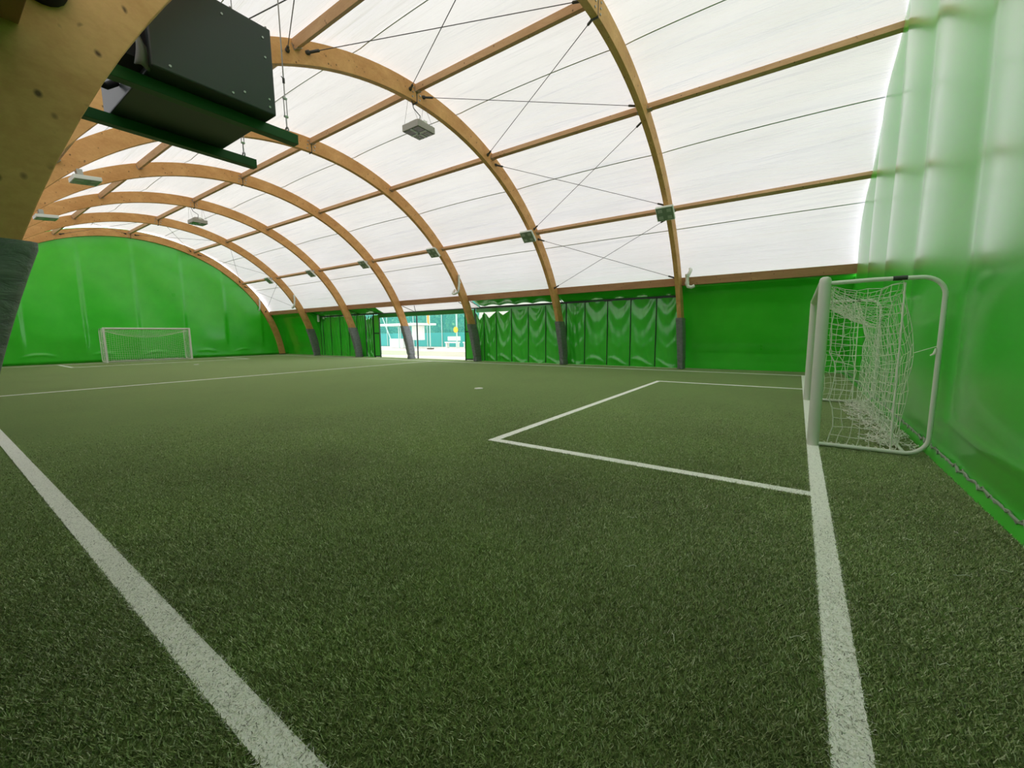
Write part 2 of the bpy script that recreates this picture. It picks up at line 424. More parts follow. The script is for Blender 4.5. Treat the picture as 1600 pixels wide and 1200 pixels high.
# ------------------------------------------------------------------ PURLINS and EAVE BEAMS
LINE_NAME = {-44.5: 'near lower', -22: 'near upper', 0: 'ridge', 22: 'far upper', 44.5: 'far lower'}
def bay_name(k): return 'between the near green end wall and first arch' if k < 0 else 'between %s and %s arch from near goal' % (ORD[k], ORD[k + 1])
for k in range(-1, 6):
    xr = XR + .03 if k < 0 else AX[k] - HW; xl = AX[k + 1] + HW
    for dg in (-44.5, -22, 0, 22, 44.5):
        if k < 0 and dg < 20: continue            # outside the frame
        if k == 0 and dg < -30: continue
        a = math.radians(dg); rad = Vector((0, math.sin(a), math.cos(a))); tan = Vector((0, math.cos(a), -math.sin(a)))
        c = pol(dg, 8.835, (xr + xl) / 2)
        o = MB().obox(c, ((1, 0, 0), tan, rad), ((xr - xl) / 2 - .004, .055, .085)).build('purlin', M['purlin'], None, None, .005)
        tag(o, 'wooden %s roof purlin %s' % (LINE_NAME[dg], bay_name(k)), 'purlin', 'wooden roof purlins')
        for e, sg in ((xl, 1), (xr, -1)):
            if e > 0: continue
            m = MB().obox(pol(dg, 8.742, e + sg * .06), ((1, 0, 0), tan, rad), (.06, .06, .005))
            m.obox(pol(dg, 8.80, e + sg * .004), ((1, 0, 0), tan, rad), (.004, .075, .06))
            m.build('bracket', M['steel'], o)
    o = MB().box((xl - HW + .01, 15.665, 3.13), (xr + (HW if k >= 0 else 0) - .01, 15.80, 3.41)).build('eave_beam', M['eave'], None, None, .006)
    tag(o, 'brown eave beam above the far green side, ' + bay_name(k), 'beam', 'wooden eave beams')

for k in (-1, 0):
    xr = XR if k < 0 else AX[k]; xl = AX[k + 1]
    o = MB().box((xl + .01, -.20, 3.13), (xr - .01, -.06, 3.41)).build('eave_beam', M['eave'], None, None, .006)
    tag(o, 'dark eave beam on the near side at the top left corner, ' + ('before' if k < 0 else 'behind') + ' the first arch', 'beam', 'wooden eave beams')
fx = thing('spot_fitting', (AX[0] + HW, .04, 3.36), 'black round fitting on the first arch at the top left corner', 'fitting')
MB().tube([(AX[0] + HW, .04, 3.40), (AX[0] + HW + .05, .04, 3.40), (AX[0] + HW + .09, .04, 3.40)], [.11, .11, .085], 20).build('shell', M['blackin'], fx, 40)

# ------------------------------------------------------------------ BRACING CABLES (first and last arch bays)
BN = {-62.3: 'near eave', -44.5: 'near lower purlin', -22: 'near upper purlin', 0: 'ridge', 22: 'far upper purlin', 44.5: 'far lower purlin', 62.3: 'far eave'}
for bay, nm, panels in ((0, 'first', PUR[1:]), (5, 'last', PUR[2:])):
    x1, x2 = AX[bay] - HW, AX[bay + 1] + HW
    for a, b in zip(panels[:-1], panels[1:]):
        for da, db in ((a + 1.5, b - 1.5), (b - 1.5, a + 1.5)):
            if da in (-43.0,) and bay == 0 and False: continue
            p, q = pol(da, 8.72, x1), pol(db, 8.72, x2)
            if bay == 0 and da < -30 and db < -30: continue
            d = (q - p).normalized(); m = MB(); m.tube([p, q], .0085, 6)
            o = m.build('bracing_cable', M['cable'])
            tag(o, 'bracing cable from %s at %s to %s at %s' % (
                BN[a if da < db else b], 'first arch' if bay == 0 else 'sixth arch', BN[b if da < db else a], 'second arch' if bay == 0 else 'farthest arch'), 'cable', 'roof bracing cables')
            for e, dd in ((p, d), (q, -d)):
                MB().tube([e - dd * .02, e + dd * .05, e + dd * .06, e + dd * .26, e + dd * .28], [.045, .045, .028, .028, .012], 8).build('turnbuckle', M['darksteel'], o)

# ------------------------------------------------------------------ END WALLS
def tubes(y, y0, sp): return abs(math.sin(PI * (y - y0) / sp))
def sstep(a, b, t):
    t = min(1, max(0, (t - a) / (b - a))); return t * t * (3 - 2 * t)
SIDE = [(15.80, 3.42), (15.82, 3.10), (16.20, 2.9), (16.48, 2.4), (16.70, 1.7), (16.86, 1.0), (16.90, .86), (16.97, .6), (17.0, .3), (17.0, 0.0)]
def wall_top(y, r):
    q = abs(y - YC)
    if q <= 8.0: return math.sqrt(r * r - q * q) + ZC
    q += YC
    if q < 15.82: return 3.42
    q -= .07
    for (ya, za), (yb, zb) in zip(SIDE[:-1], SIDE[1:]):
        if ya <= q <= yb and yb > ya: return za + (zb - za) * (q - ya) / (yb - ya)
    return .3
def endwall_r(u, v):
    y = -1.48 + 18.48 * u; zt = wall_top(y, 8.98); z = zt * v
    amp = .115 * sstep(0, 1.1, z) ** .7
    x = XR - amp * tubes(y, 5.45, 2.5) * sstep(0, .9, zt - z) + (.05 if y > 4 else 0) * 0
    x += .02 * math.exp(-((z - .46) / .03) ** 2) * -1 * (1 if y < 6 else 0)                # fold crease
    x += .012 * math.sin(y * 2.1 + z * 1.1) * sstep(.2, 1, z)
    if z < .16: x -= .06 * (1 - z / .16)
    return (x, y, z)
# finer rows near the ground
def vmap(v): return .25 * v / .45 if v < .45 else .25 + .75 * (v - .45) / .55
wr = MB().grid(lambda u, v: endwall_r(u, vmap(v)), 220, 90).build('wall_right', M['pvc'], None, 180)
tag(wr, 'glossy green plastic end wall behind the near goal', 'wall', kind='structure')
rope = [(XR - .035 + .008 * math.sin(i * 1.9), -1 + i * .09, .115 + .012 * math.sin(i * 2.3)) for i in range(196)]
mb = MB().tube(rope, .011, 6)
mb.tube([(p[0] - .005, p[1] + .03, p[2] + .02 * (-1) ** i) for i, p in enumerate(rope)], .006, 5)
mb.build('hem_rope', mat('grey_rope', (.30, .36, .26), .8), wr)['label'] = 'grey lacing rope along the wall hem'

def endwall_l(u, v):
    y = -1.48 + 18.48 * u; zt = wall_top(y, 8.98); z = zt * v
    q = ((y - 5.35) / 2.45) % 1.0                                      # each width swells towards its right edge
    saw = q ** 1.6 * (1 - sstep(.93, 1., q))
    x = XL + .10 * saw * sstep(.3, 1.6, z) * (1 - .7 * sstep(5, 7.4, z))
    x += .02 * math.sin(y * 1.7 + z * .9) * sstep(.3, 1.5, z)
    if z < .75: x += .035 * max(0, math.sin(y * 2.4 + .5 * math.sin(y))) * math.exp(-((z - .42 - .12 * math.sin(y * 2.4)) / .07) ** 2)
    if z < .12: x -= .10 * (1 - z / .12)
    return (x, y, z)
wl = MB().grid(lambda u, v: endwall_l(u, vmap(v)), 230, 80).build('wall_left', M['pvc'], None, 180)
tag(wl, 'far green plastic end wall closing the last arch', 'wall', kind='structure')

# ------------------------------------------------------------------ LONG SIDES
def side_sheet(x0, x1, s, n=10):
    prof = SIDE
    def fn(u, v):
        i = min(int(v * (len(prof) - 1)), len(prof) - 2); t = v * (len(prof) - 1) - i
        y = prof[i][0] * (1 - t) + prof[i + 1][0] * t; z = prof[i][1] * (1 - t) + prof[i + 1][1] * t
        x = x0 + (x1 - x0) * u
        y += .015 * math.sin(x * 2.0 + z) * math.sin(PI * v) * math.sin(PI * u)
        return (x, y if s > 0 else 2 * YC - y, z)
    return MB().grid(fn, n, 36)
DX0, DX1 = AX[0] - .0, AX[5] + .0
mb = side_sheet(AX[0] - .22, 1.3, 1, 24)
m2 = side_sheet(-35.0, AX[5] + .1, 1, 24); mb.add(m2.v, m2.f)
# sloping strip from the eave beam out to the curtain rail
def soffit(x0, x1, wav, drop=0):
    return MB().grid(lambda u, v: (x0 + (x1 - x0) * u, 15.80 + (1.02) * v, 3.40 - .05 * v - (.48 - drop - wav * abs(math.sin(PI * (x0 + (x1 - x0) * u) / 1.0))) * sstep(.0, 1., v)), 60, 6)
for a, b, wv, dr in ((-4.0, -9.25, 0, 0), (-9.25, -14.3, .06, .03), (-22.2, AX[5] + .1, 0, 0)):
    m2 = soffit(a, b, wv, dr); mb.add(m2.v, m2.f)
# returns closing the stepped ends beside the doors
for xx in (AX[0] - .22, AX[5] + .1):
    mb.add([(xx, y, z) for y, z in SIDE] + [(xx, 17.03, 0), (xx, 17.03, 3.42)], [tuple(range(12))])
wb = mb.build('wall_back', M['pvc'], None, 180)
tag(wb, 'green plastic side wall under the far eave beams', 'wall', kind='structure')
o = MB().grid(lambda u, v: (-14.3 - 7.9 * u, 15.80 + 1.0 * v, 3.40 - .56 * v - .05 * math.sin(PI * v)), 30, 6).build('awning', M['fabric'], wb, 180)
o['label'] = 'white fabric strip above the lit opening'
o = MB().grid(lambda u, v: (-9.1 - 5.6 * u, 17.12 + .25 * v, 2.05 + 1.35 * v), 30, 6).build('awning', M['fabric'], wb, 180)
o['label'] = 'white outer fabric showing through the gaps above the zigzag curtain'
m3 = side_sheet(-35.0, 1.3, -1, 60)
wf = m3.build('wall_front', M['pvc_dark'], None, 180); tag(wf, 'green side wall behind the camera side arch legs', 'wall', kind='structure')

# ------------------------------------------------------------------ CURTAINS AND DOOR FRAME
RY = 16.80
def rail(x0, x1, z, label):
    mb = MB(); mb.box((x0, RY - .05, z), (x1, RY + .05, z + .09))
    return mb
tr = thing('curtain_rail', (-16.7, RY, 2.8), 'long dark steel rail carrying the green curtains above the opening', 'rail')
MB().box((-29.58, RY - .04, 2.80), (-4.0, RY + .04, 2.89)).build('track', M['rail'], tr)
for x in (-4.1, -9.3, -14.2, -15.0, -19.4, -22.8, -24.7, -29.2):
    MB().tube([(x, RY, 2.85), (x, 15.9, 3.12)], .018, 6).build('stay', M['darksteel'], tr)
def panel_sheet(x0, x1, ztop, zbot, seed, scallop=0., amp=.05, deep=1.):
    r = random.Random(seed); a1 = r.uniform(.8, 1.2); a2 = r.uniform(.5, 1.2); sk = r.uniform(-.2, .2); ph = r.uniform(0, 3)
    w = x1 - x0
    def fn(u, v):
        c = u - .5
        top = ztop - scallop * (1 - abs(2 * c))
        z = zbot + (top - zbot) * v
        hang = top - z
        env = math.cos(PI * c) ** .8
        # swags hanging between the ribs, fading down the cloth
        s = hang - .8 * deep * a1 * (1 - (2 * c + sk) ** 2)
        d = amp * env * math.exp(-abs(hang - .35 * a2) * 1.3) * math.sin(s * 7 + ph)
        d += .6 * amp * env * math.exp(-((z - .75 - .9 * abs(c)) / .16) ** 2) * a2
        d += .9 * amp * env * math.exp(-((z - .16 - .15 * math.cos(4 * c + ph)) / .09) ** 2)
        d += .035 * math.cos(PI * c) + .008 * math.sin(u * 23 + z * 3)
        return (x0 + w * u, RY - .02 - d, z)
    return MB().grid(fn, 26, 56)
def curtain(ribs, ztops, label, scallops, amp=.05, zbot=.006, deep=1.):
    t = thing('curtain', ((ribs[0] + ribs[-1]) / 2, RY, 0), label, 'curtain', 'green side curtains')
    for i in range(len(ribs) - 1):
        panel_sheet(ribs[i], ribs[i + 1], (ztops[i] + ztops[i + 1]) / 2, zbot, int(abs(ribs[i]) * 100), scallops[i], amp, deep).build('curtain_panel', M['pvc_fold'], t, 180)
    for x, zt in zip(ribs, ztops):
        MB().tube([(x, RY - .03, .03), (x, RY - .03, zt)], .022, 6).build('rib', M['rib'], t)
    return t
curtain([-9.15, -8.2, -7.13, -6.1, -5.04, -4.12], [2.82] * 6, 'stretched green curtain between first and second arch, right of the bunched one', [.02] * 5, .042)
c2 = curtain([-14.55, -14.02, -13.21, -12.24, -11.23, -10.24, -9.13], [2.55, 2.56, 2.66, 2.70, 2.74, 2.76, 2.78],
        'green curtain with zigzag top edge just right of the lit opening', [.36, .34, .28, .10, .12, .03], .05)
curtain([-29.57, -29.25, -28.26, -27.11, -26.08, -25.12, -24.2], [2.8] * 7, 'dark ribbed green curtain between fifth and sixth arch', [.01] * 6, .02, .006, .5)
curtain([-24.13, -23.8, -23.55, -23.38], [2.72] * 4, 'folded green curtain bunched at the left of the lit opening', [.30, .28, .2], .06)
o = MB().box((-14.6, RY + .05, 2.60), (-9.1, RY + .07, 2.80)).build('valance', M['pvc_fold'], c2)
def leaf(x0, x1, label):
    t = thing('door_leaf', ((x0 + x1) / 2, RY, 0), label, 'door leaf', 'green framed leaves beside the opening')
    MB().box((x0, RY - .015, .05), (x1, RY + .015, 2.76)).build('leaf_sheet', M['pvc_fold'], t)
    for x in (x0, x1): MB().box((x - .025, RY - .04, 0), (x + .025, RY + .04, 2.8)).build('stile', M['rib'], t)
    for z in (.03, 1.55): MB().box((x0 + .02, RY - .035, z), (x1 - .02, RY + .035, z + .07)).build('cross_bar', M['rib'], t)
leaf(-23.32, -22.75, 'narrow green framed leaf at the left side of the lit opening')
leaf(-15.36, -14.66, 'narrow green framed leaf at the right side of the lit opening')
pole = thing('door_post', (-19.21, RY, 0), 'thin dark post standing in the middle of the lit opening', 'post')
MB().box((-19.24, RY - .03, 0), (-19.18, RY + .03, 2.575)).build('shaft', M['rail'], pole)
MB().tube([(-19.21, RY - .02, 2.76), (-18.9, 16.4, 2.93), (-18.4, 15.9, 3.1)], .018, 6).build('brace', M['darksteel'], pole)
lin = MB().box((-22.8, RY - .05, 2.58), (-15.3, RY + .05, 2.80)).build('lintel', M['pvc_dark']); tag(lin, 'dark green beam across the top of the lit opening', 'beam')

# slim white lamp beside the left curtain
t = thing('tube_light', (-29.3, 16.50, 2.55), 'small upright white tube lamp by the sixth arch', 'lamp')
MB().tube([(-29.35, 16.50, 2.46), (-29.35, 16.50, 2.5), (-29.35, 16.50, 2.98), (-29.35, 16.50, 3.02)], [.04, .075, .075, .03], 12).build('tube', M['white_plastic'], t, 40)
MB().obox((-28.95, 16.68, 2.74), ((1, 0, 0), (0, 1, 0), (0, 0, 1)), (.07, .05, .07)).build('junction_box', M['white_plastic'], t, None, .01)
MB().tube([(-29.22, 16.7, 2.8), (-28.95, 16.72, 2.75)], .012, 6).build('cable', M['darksteel'], t)

# ------------------------------------------------------------------ WHITE AIR PIPES over the arch soffits
def air_pipe(x, label, d=58.6, both=True, side=1):
    t = thing('air_pipe', pol(d, 8.5, x), label, 'pipe', 'white air pipes at the eaves')
    P = []
    a = [(x + .155, d - 4.6, 8.86), (x + .15, d - 4.0, 8.80), (x + .15, d - 2.6, 8.66), (x + .15, d - 1.0, 8.47), (x + .12, d - .3, 8.39)]
    b = [(x - .06, d + .2, 8.37), (x - .24, d + .4, 8.39), (x - .33, d + .4, 8.46), (x - .37, d + .2, 8.58), (x - .38, d, 8.72)]
    pts = a + b
    MB().tube([pol(g, r, xx) for xx, g, r in pts], .055, 12).build('pipe', M['white_plastic'], t, 60)
    for xx, g, r in (pts[2], pts[7]):
        c = pol(g, r, xx); n = (pol(g, r + .1, xx) - c).normalized()
        MB().tube([c - n * .03, c + n * .05], .068, 12).build('collar', M['white_plastic'], t, 40)
air_pipe(AX[2], 'white pipe bend under the third arch, right of the lit opening')
air_pipe(AX[5], 'white pipe bend under the sixth arch at the eave')
air_pipe(AX[6], 'white pipe bend under the farthest arch beside the end wall')
t = thing('air_pipe', (AX[0] + .28, 15.6, 3.3), 'white elbow pipe on the eave beam right of the first arch', 'pipe', 'white air pipes at the eaves')
px = AX[0] + .30
MB().tube([(px + .03, 15.72, 3.70), (px + .06, 15.66, 3.66), (px + .05, 15.56, 3.56), (px - .02, 15.52, 3.40), (px - .02, 15.52, 3.16), (px + .03, 15.50, 3.06), (px + .14, 15.50, 3.03), (px + .24, 15.52, 3.08)], .062, 12).build('pipe', M['white_plastic'], t, 60)
for z in (3.46, 3.2): MB().tube([(px - .02, 15.52, z - .04), (px - .02, 15.52, z + .04)], .078, 12).build('collar', M['white_plastic'], t, 40)

# ------------------------------------------------------------------ FLOODLIGHTS under the arches
def floodlight(x, deg, label, tilt=None):
    a = math.radians(deg if tilt is None else tilt); rad = Vector((0, math.sin(a), math.cos(a))); tan = Vector((0, math.cos(a), -math.sin(a)))
    c = pol(deg, 8.27, x)
    t = thing('floodlight', c, label, 'floodlight', 'flat floodlights on the arches')
    ax = (Vector((1, 0, 0)), tan, rad)
    MB().obox(c, ax, (.27, .24, .045)).build('housing', M['white_plastic'], t, None, .008)
    MB().obox(c - rad * .048, ax, (.245, .215, .006)).build('lens', M['led_face'], t)
    for i in (-1, 1):
        for j in (-1, 1): MB().obox(c - rad * .056 + ax[0] * .135 * i + tan * .12 * j, ax, (.065, .055, .005)).build('led_module', M['led_module'], t)
    r0 = pol(deg, 1, 0) - pol(deg, 0, 0)
    for i in (-1, 1):
        MB().obox(c + r0 * .13 + ax[0] * .09 * i, ax, (.012, .05, .105)).build('bracket', M['steel'], t)
NEARL = ['over the first arch leg', 'on the second arch, right of the third arch curve', 'on the third arch above the lit opening',
         'on the fourth arch, high above the opening', 'on the fifth arch', 'on the sixth arch, smallest and farthest']
for k in range(6):
    floodlight(AX[k], 42.9, 'flat square floodlight ' + ['on the first arch, nearest one, right of picture centre', 'on the second arch beside the far lower purlin',
               'on the third arch above the lit opening', 'on the fourth arch above the opening', 'on the fifth arch, left of the opening', 'on the sixth arch, smallest of the far row'][k])
floodlight(AX[2], -43.5, 'white floodlight on the near side of the third arch, below the black box', -6)
floodlight(AX[3], -43.5, 'white floodlight on the near side of the fourth arch, beside the dark arch leg', -6)

# ------------------------------------------------------------------ SQUARE HANGING LAMPS
def high_bay(x, label):
    c = Vector((x, 7.85, 6.98)); t = thing('hanging_lamp', c, label, 'lamp', 'square hanging lamps')
    ax = (Vector((1, 0, 0)), Vector((0, 1, 0)), Vector((0, 0, 1)))
    h = .31
    MB().obox(c, ax, (h, h, .085)).build('housing', M['lamp_grey'], t, None, .012)
    hump = MB(); sec = [(.24, .085), (.22, .15), (.15, .20), (.0001, .21)]
    rings = []
    for r, z in sec: rings.append([c + Vector((r * math.copysign(abs(math.cos(q)) ** .5, math.cos(q)), r * math.copysign(abs(math.sin(q)) ** .5, math.sin(q)), z)) for q in [2 * PI * i / 24 for i in range(24)]])
    hump.add([p for r in rings for p in r], [(i * 24 + j, i * 24 + (j + 1) % 24, (i + 1) * 24 + (j + 1) % 24, (i + 1) * 24 + j) for i in range(3) for j in range(24)])
    hump.build('top_cover', M['lamp_grey'], t, 40)
    MB().obox(c - ax[2] * .087, ax, (h - .03, h - .03, .006)).build('lens', M['lamp_cell'], t)
    for a, b in (((h - .03), .03), (.03, (h - .03))): MB().obox(c - ax[2] * .096, ax, (a, b, .006)).build('cross_bar', M['lamp_bar'], t)
    for i in range(-2, 3):
        if i: MB().obox(c - ax[2] * .095 + ax[0] * (.085 * i + (.03 if i > 0 else -.03)) + ax[1] * .15, ax, (.008, .12, .004)).build('louvre', M['lamp_bar'], t)
    MB().obox(c + Vector((.235, .03, .14)), ax, (.01, .06, .035)).build('label_plate', M['white_plastic'], t)
    for i in (-1, 1):
        for j in (-1, 1):
            MB().tube([c + Vector((.26 * i, .27 * j, .085)), pol(j * 1.8 + .4, 8.50, x + .05 * i)], .0045, 5).build('suspension_wire', M['wire'], t)
    p0 = pol(-.8, 8.5, x); MB().tube([p0, p0 + Vector((.0, .06, -.16)), c + Vector((.03, .04, .36)), c + Vector((.03, .02, .2))], .012, 6).build('power_cable', M['blackin'], t)
high_bay(AX[1], 'grey square lamp hanging from the top of the second arch, nearer one')
high_bay(AX[4], 'grey square lamp hanging from the fifth arch, smaller one at left')

# ------------------------------------------------------------------ BLACK HEATER BOX on green rails
hx0, hx1, hy0, hy1, hz0, hz1 = -6.02, -4.60, .735, 1.70, 3.58, 4.36
t = thing('air_heater', (-5.2, 1.2, hz0), 'big black sheet metal heater box hung beside the first arch', 'heater')
MB().box((hx0, hy0, hz0), (hx1, hy1, hz1)).build('housing', M['black'], t, None, .012)
for z, y in ((hz1 - .11, 1.62), (hz1 - .28, 1.63), (hz0 + .13, 1.64), (hz0 + .06, 1.64), (hz0 + .05, 1.32), (hz0 + .05, .86), (hz1 - .1, 1.28), (hz0 + .1, 1.42)):
    MB().tube([(hx1, y, z), (hx1 + .008, y, z)], .010, 8).build('screw', M['steel'], t)
for y in (1.36, 1.66): MB().tube([(hx1 - .01, y, hz1), (hx1 - .01, y, hz1 + .008)], .010, 8).build('screw', M['steel'], t)
o = MB().box((hx1 - .38, hy0 - .16, hz0 + .04), (hx1 - .06, hy0 + .01, hz1 - .06)).build('blower_mouth', M['blackin'], t)
def cloth(u, v):
    z = hz0 - .02 + (hz1 - hz0) * v
    return (hx1 - .05 + .02 * math.sin(v * 11) + .03 * math.sin(u * 5 + v * 4), hy0 - .09 + .10 * u + .012 * math.sin(v * 9), z)
MB().grid(cloth, 8, 24).build('duct_sleeve', M['duct'], t, 180, 0, .012)
rt = thing('heater_rail', (-4.85, 1.2, 3.48), 'green steel rail under the front of the black heater box', 'rail', 'green heater rails')
MB().box((-4.90, -.45, 3.48), (-4.80, 2.02, 3.578)).build('rail', M['rail_green'], rt, None, .004)
rt2 = thing('heater_rail', (-5.87, 1.2, 3.48), 'green steel rail under the back of the black heater box', 'rail', 'green heater rails')
MB().box((-5.92, -.45, 3.48), (-5.82, 2.05, 3.578)).build('rail', M['rail_green'], rt2, None, .004)
def hanger(x, y, root):
    zt = math.sqrt(8.75 ** 2 - (y - YC) ** 2) + ZC
    a = pol(-22, 8.75, x)
    top = Vector((x, y, zt))
    MB().tube([(x, y, 4.12), top], .006, 6).build('hanging_wire', M['wire'], root)
    m = MB(); m.tube(arc((x, y, 3.605), (1, 0, 0), (0, 0, 1), .028, 0, 2 * PI, 12)[:-1], .008, 6, closed=True)
    m.build('eye_bolt', M['steel'], root)
    m = MB(); m.tube([(x, y, 3.62), (x, y, 3.74)], .007, 6)
    for s in (-1, 1): m.tube([(x, y + .014 * s, 3.74), (x, y + .014 * s, 3.92)], .005, 6)
    for z in (3.74, 3.92): m.obox((x, y, z), ((1, 0, 0), (0, 1, 0), (0, 0, 1)), (.009, .02, .009))
    m.tube([(x, y, 3.92), (x, y, 4.08)], .006, 6)
    m.build('turnbuckle', M['steel'], root)
    m = MB(); m.tube([(x, y, 4.07), (x, y, 4.12)], .012, 6); m.tube([(x, y - .002, 4.11), (x, y - .022, 4.13)], .005, 5); m.build('clamp', M['darksteel'], root)
hanger(-4.85, 1.93, rt); hanger(-5.87, 1.93, rt2)
w = thing('power_cables', (-5.2, .5, 3.66), 'black cables drooping at the left end of the black heater box', 'cable')
w.name = 'power_cable'
for i, (x, dz) in enumerate(((-5.0, .02), (-5.2, -.02), (-5.45, .0))):
    MB().tube([(x, hy0 - .02, 3.72 + dz), (x + .04, hy0 - .10, 3.64 + dz), (x + .10, hy0 - .19, 3.62), (x + .06, hy0 - .32, 3.66), (x, hy0 - .6, 3.72)], [.03, .028, .024, .012, .012], 8).build('cable_lead', M['blackin'], w, 60)

# ------------------------------------------------------------------ GOALS
def oval(n=16, a=.062, b=.052): return [(a * math.cos(2 * PI * k / n), b * math.sin(2 * PI * k / n)) for k in range(n)]
HT = 2.0
def make_goal(label):
    root = thing('football_goal', (0, W / 2, 0), label, 'goal', 'football goals')
    for y, s in ((GY0, -1), (GY1, 1)):
        # post: oval profile, rounded shoulder
        m = MB(); n = 20; rings = []
        zs = [0, HT - .02, HT + .02, HT + .045, HT + .058]; sc = [1, 1, .96, .80, .45]
        vs = [(.062 * math.cos(2 * PI * k / n) * c, y + .058 * math.sin(2 * PI * k / n) * c, z) for z, c in zip(zs, sc) for k in range(n)]
        fs = [(i * n + k, i * n + (k + 1) % n, (i + 1) * n + (k + 1) % n, (i + 1) * n + k) for i in range(4) for k in range(n)] + [tuple(range(n))[::-1], tuple(4 * n + k for k in range(n))]
        m.add(vs, fs).build('goal_post', M['alu'], root, 40)
        # side frame tube: top bar, rounded corner, back upright, rounded corner, ground bar
        R = .20; xb = 1.03
        P = [Vector((.04, y, HT - .02)), Vector((.45, y, HT - .01))] + arc((xb - R, y, HT - .015 - R), (0, 0, 1), (1, 0, 0), R, 0, PI / 2, 10) \
            + arc((xb - R, y, .03 + R), (1, 0, 0), (0, 0, -1), R, 0, PI / 2, 10) + [Vector((.5, y, .03)), Vector((.05, y, .03))]
        m = MB().tube(P, .024, 12)
        fr = m.build('side_frame', M['white_paint'], root, 60); fr['label'] = 'bent white side tube'
        MB().tube([(.60, y, HT - .01), (.72, y, HT - .01)], .027, 12).build('sleeve', M['darksteel'], fr, 40)
    m = MB(); n = 20
    vs = [(.06 * math.cos(2 * PI * k / n), y, HT - .002 + .055 * math.sin(2 * PI * k / n)) for y in (GY0 + .05, GY1 - .05) for k in range(n)]
    m.add(vs, [(k, (k + 1) % n, n + (k + 1) % n, n + k) for k in range(n)]).build('crossbar', M['alu'], root, 40)
    MB().tube([(.84, GY0 + .02, .03), (.84, GY1 - .02, .03)], .018, 8).build('ground_bar', M['white_paint'], root, 60)
    # --- net
    y0, y1 = GY0 + .03, GY1 - .03
    r = random.Random(5)
    jit = {}
    def J(key, s=.012):
        if key not in jit: jit[key] = Vector((r.uniform(-s, s), r.uniform(-s, s), r.uniform(-s, s)))
        return jit[key]
    def top_back(u, v):       # u across the goal, v 0..1 top sheet, 1..2 back sheet
        e = math.sin(PI * u) ** .7
        y = y0 + (y1 - y0) * u
        bx, bz = .70 + .03 * e, HT - .03 - .52 * e
        if v <= 1:
            sag = .10 * math.sin(PI * v) * (1 - .3 * e)
            return Vector((.06 + (bx - .06) * v, y, HT - .06 + (bz - HT + .06) * v ** 1.1 - sag))
        w = v - 1
        x = bx + .11 * (w / .36 if w < .36 else (1 - w) / .64) * (1 - .35 * e) + .08 * w
        return Vector((x, y, bz * (1 - w) + .05 * w))
    nt_ = MB(); cr = .0040
    NU, NV = 38, 28
    pts = [[top_back(i / NU, 2 * j / NV) + J(('t', i, j)) for j in range(NV + 1)] for i in range(NU + 1)]
    for i in range(NU + 1): nt_.tube(pts[i], cr, 4, cap=False)
    for j in range(NV + 1): nt_.tube([pts[i][j] for i in range(NU + 1)], cr if j else .006, 4, cap=False)
    def side(y, s):
        def fn(u, v):          # u 0 post .. 1 back rope, v 0 ground .. 1 top
            z = .04 + (HT - .10) * v - .06 * math.sin(PI * u) * (v > .5) * v
            xf = .085 + .05 * (1 - v) + (.055 * abs(math.sin(PI * v * 3.3)) if v < .55 else .01 * math.sin(v * 40))
            xb = .705 + .015 * (1 - v)
            return Vector((xf + (xb - xf) * u, y + s * (.03 * math.sin(PI * u) * math.sin(PI * v)), z))
        nu, nv = 6, 17
        p = [[fn(i / nu, j / nv) + J((s, i, j), .016) * (1 if 0 < i < nu else .4) for j in range(nv + 1)] for i in range(nu + 1)]
        for i in range(nu + 1):
            nt_.tube(p[i], cr if i else .006, 4, cap=False)
        for j in range(nv + 1): nt_.tube([p[i][j] for i in range(nu + 1)], cr, 4, cap=False)
        nt_.tube([fn(1, j / 12) + Vector((.004, 0, 0)) for j in range(13)], .010, 6, cap=False)      # corner rope
        # lacing loops round the ground tube
        nt_.tube([Vector((.10 + .012 * k, y + .03 * math.cos(k * 1.1), .035 + .03 * math.sin(k * 1.1))) for k in range(58)], .004, 4, cap=False)
    side(y0 - .02, -1); side(y1 + .02, 1)
    # slack net heaped along the ground
    for k in range(150):
        a = r.uniform(y0, y1 - .3); x = r.uniform(.62, .95); pth = []
        dx, dy = r.uniform(-.03, .03), r.uniform(.03, .08)
        for q in range(r.randint(5, 10)):
            pth.append((min(1.02, max(.5, x)), a, .03 + r.uniform(0, .085) * (1 - abs(x - .8) * 2)))
            a = min(y1, a + dy + r.uniform(-.05, .05)); x += dx + r.uniform(-.07, .07)
        nt_.tube(pth, cr, 4, cap=False)
    nt_.build('goal_net', M['net'], root, 180)['label'] = 'pale cord net hanging slack from the frame'
    for y, sg in ((GY0, 1), (GY1, -1)):
        MB().tube([top_back(0 if sg > 0 else 1, 1.42), Vector((1.03, y, 1.25))], .004, 5).build('tie_cord', M['net'], root)
        m = MB(); m.tube([Vector((1.0, y - .01, 1.22)), Vector((.99, y - .02, 1.16)), Vector((.96, y - .02, 1.14))], [.008, .014, .008], 6); m.build('cord_knot', M['net'], root)
    return root
g1 = make_goal('white football goal by the near green end wall at right, slack net')
g2 = copy_tree(g1); g2.location = (-L, W / 2, 0); g2.rotation_euler = (0, 0, PI)
g2['label'] = 'small white football goal in front of the far green end wall'

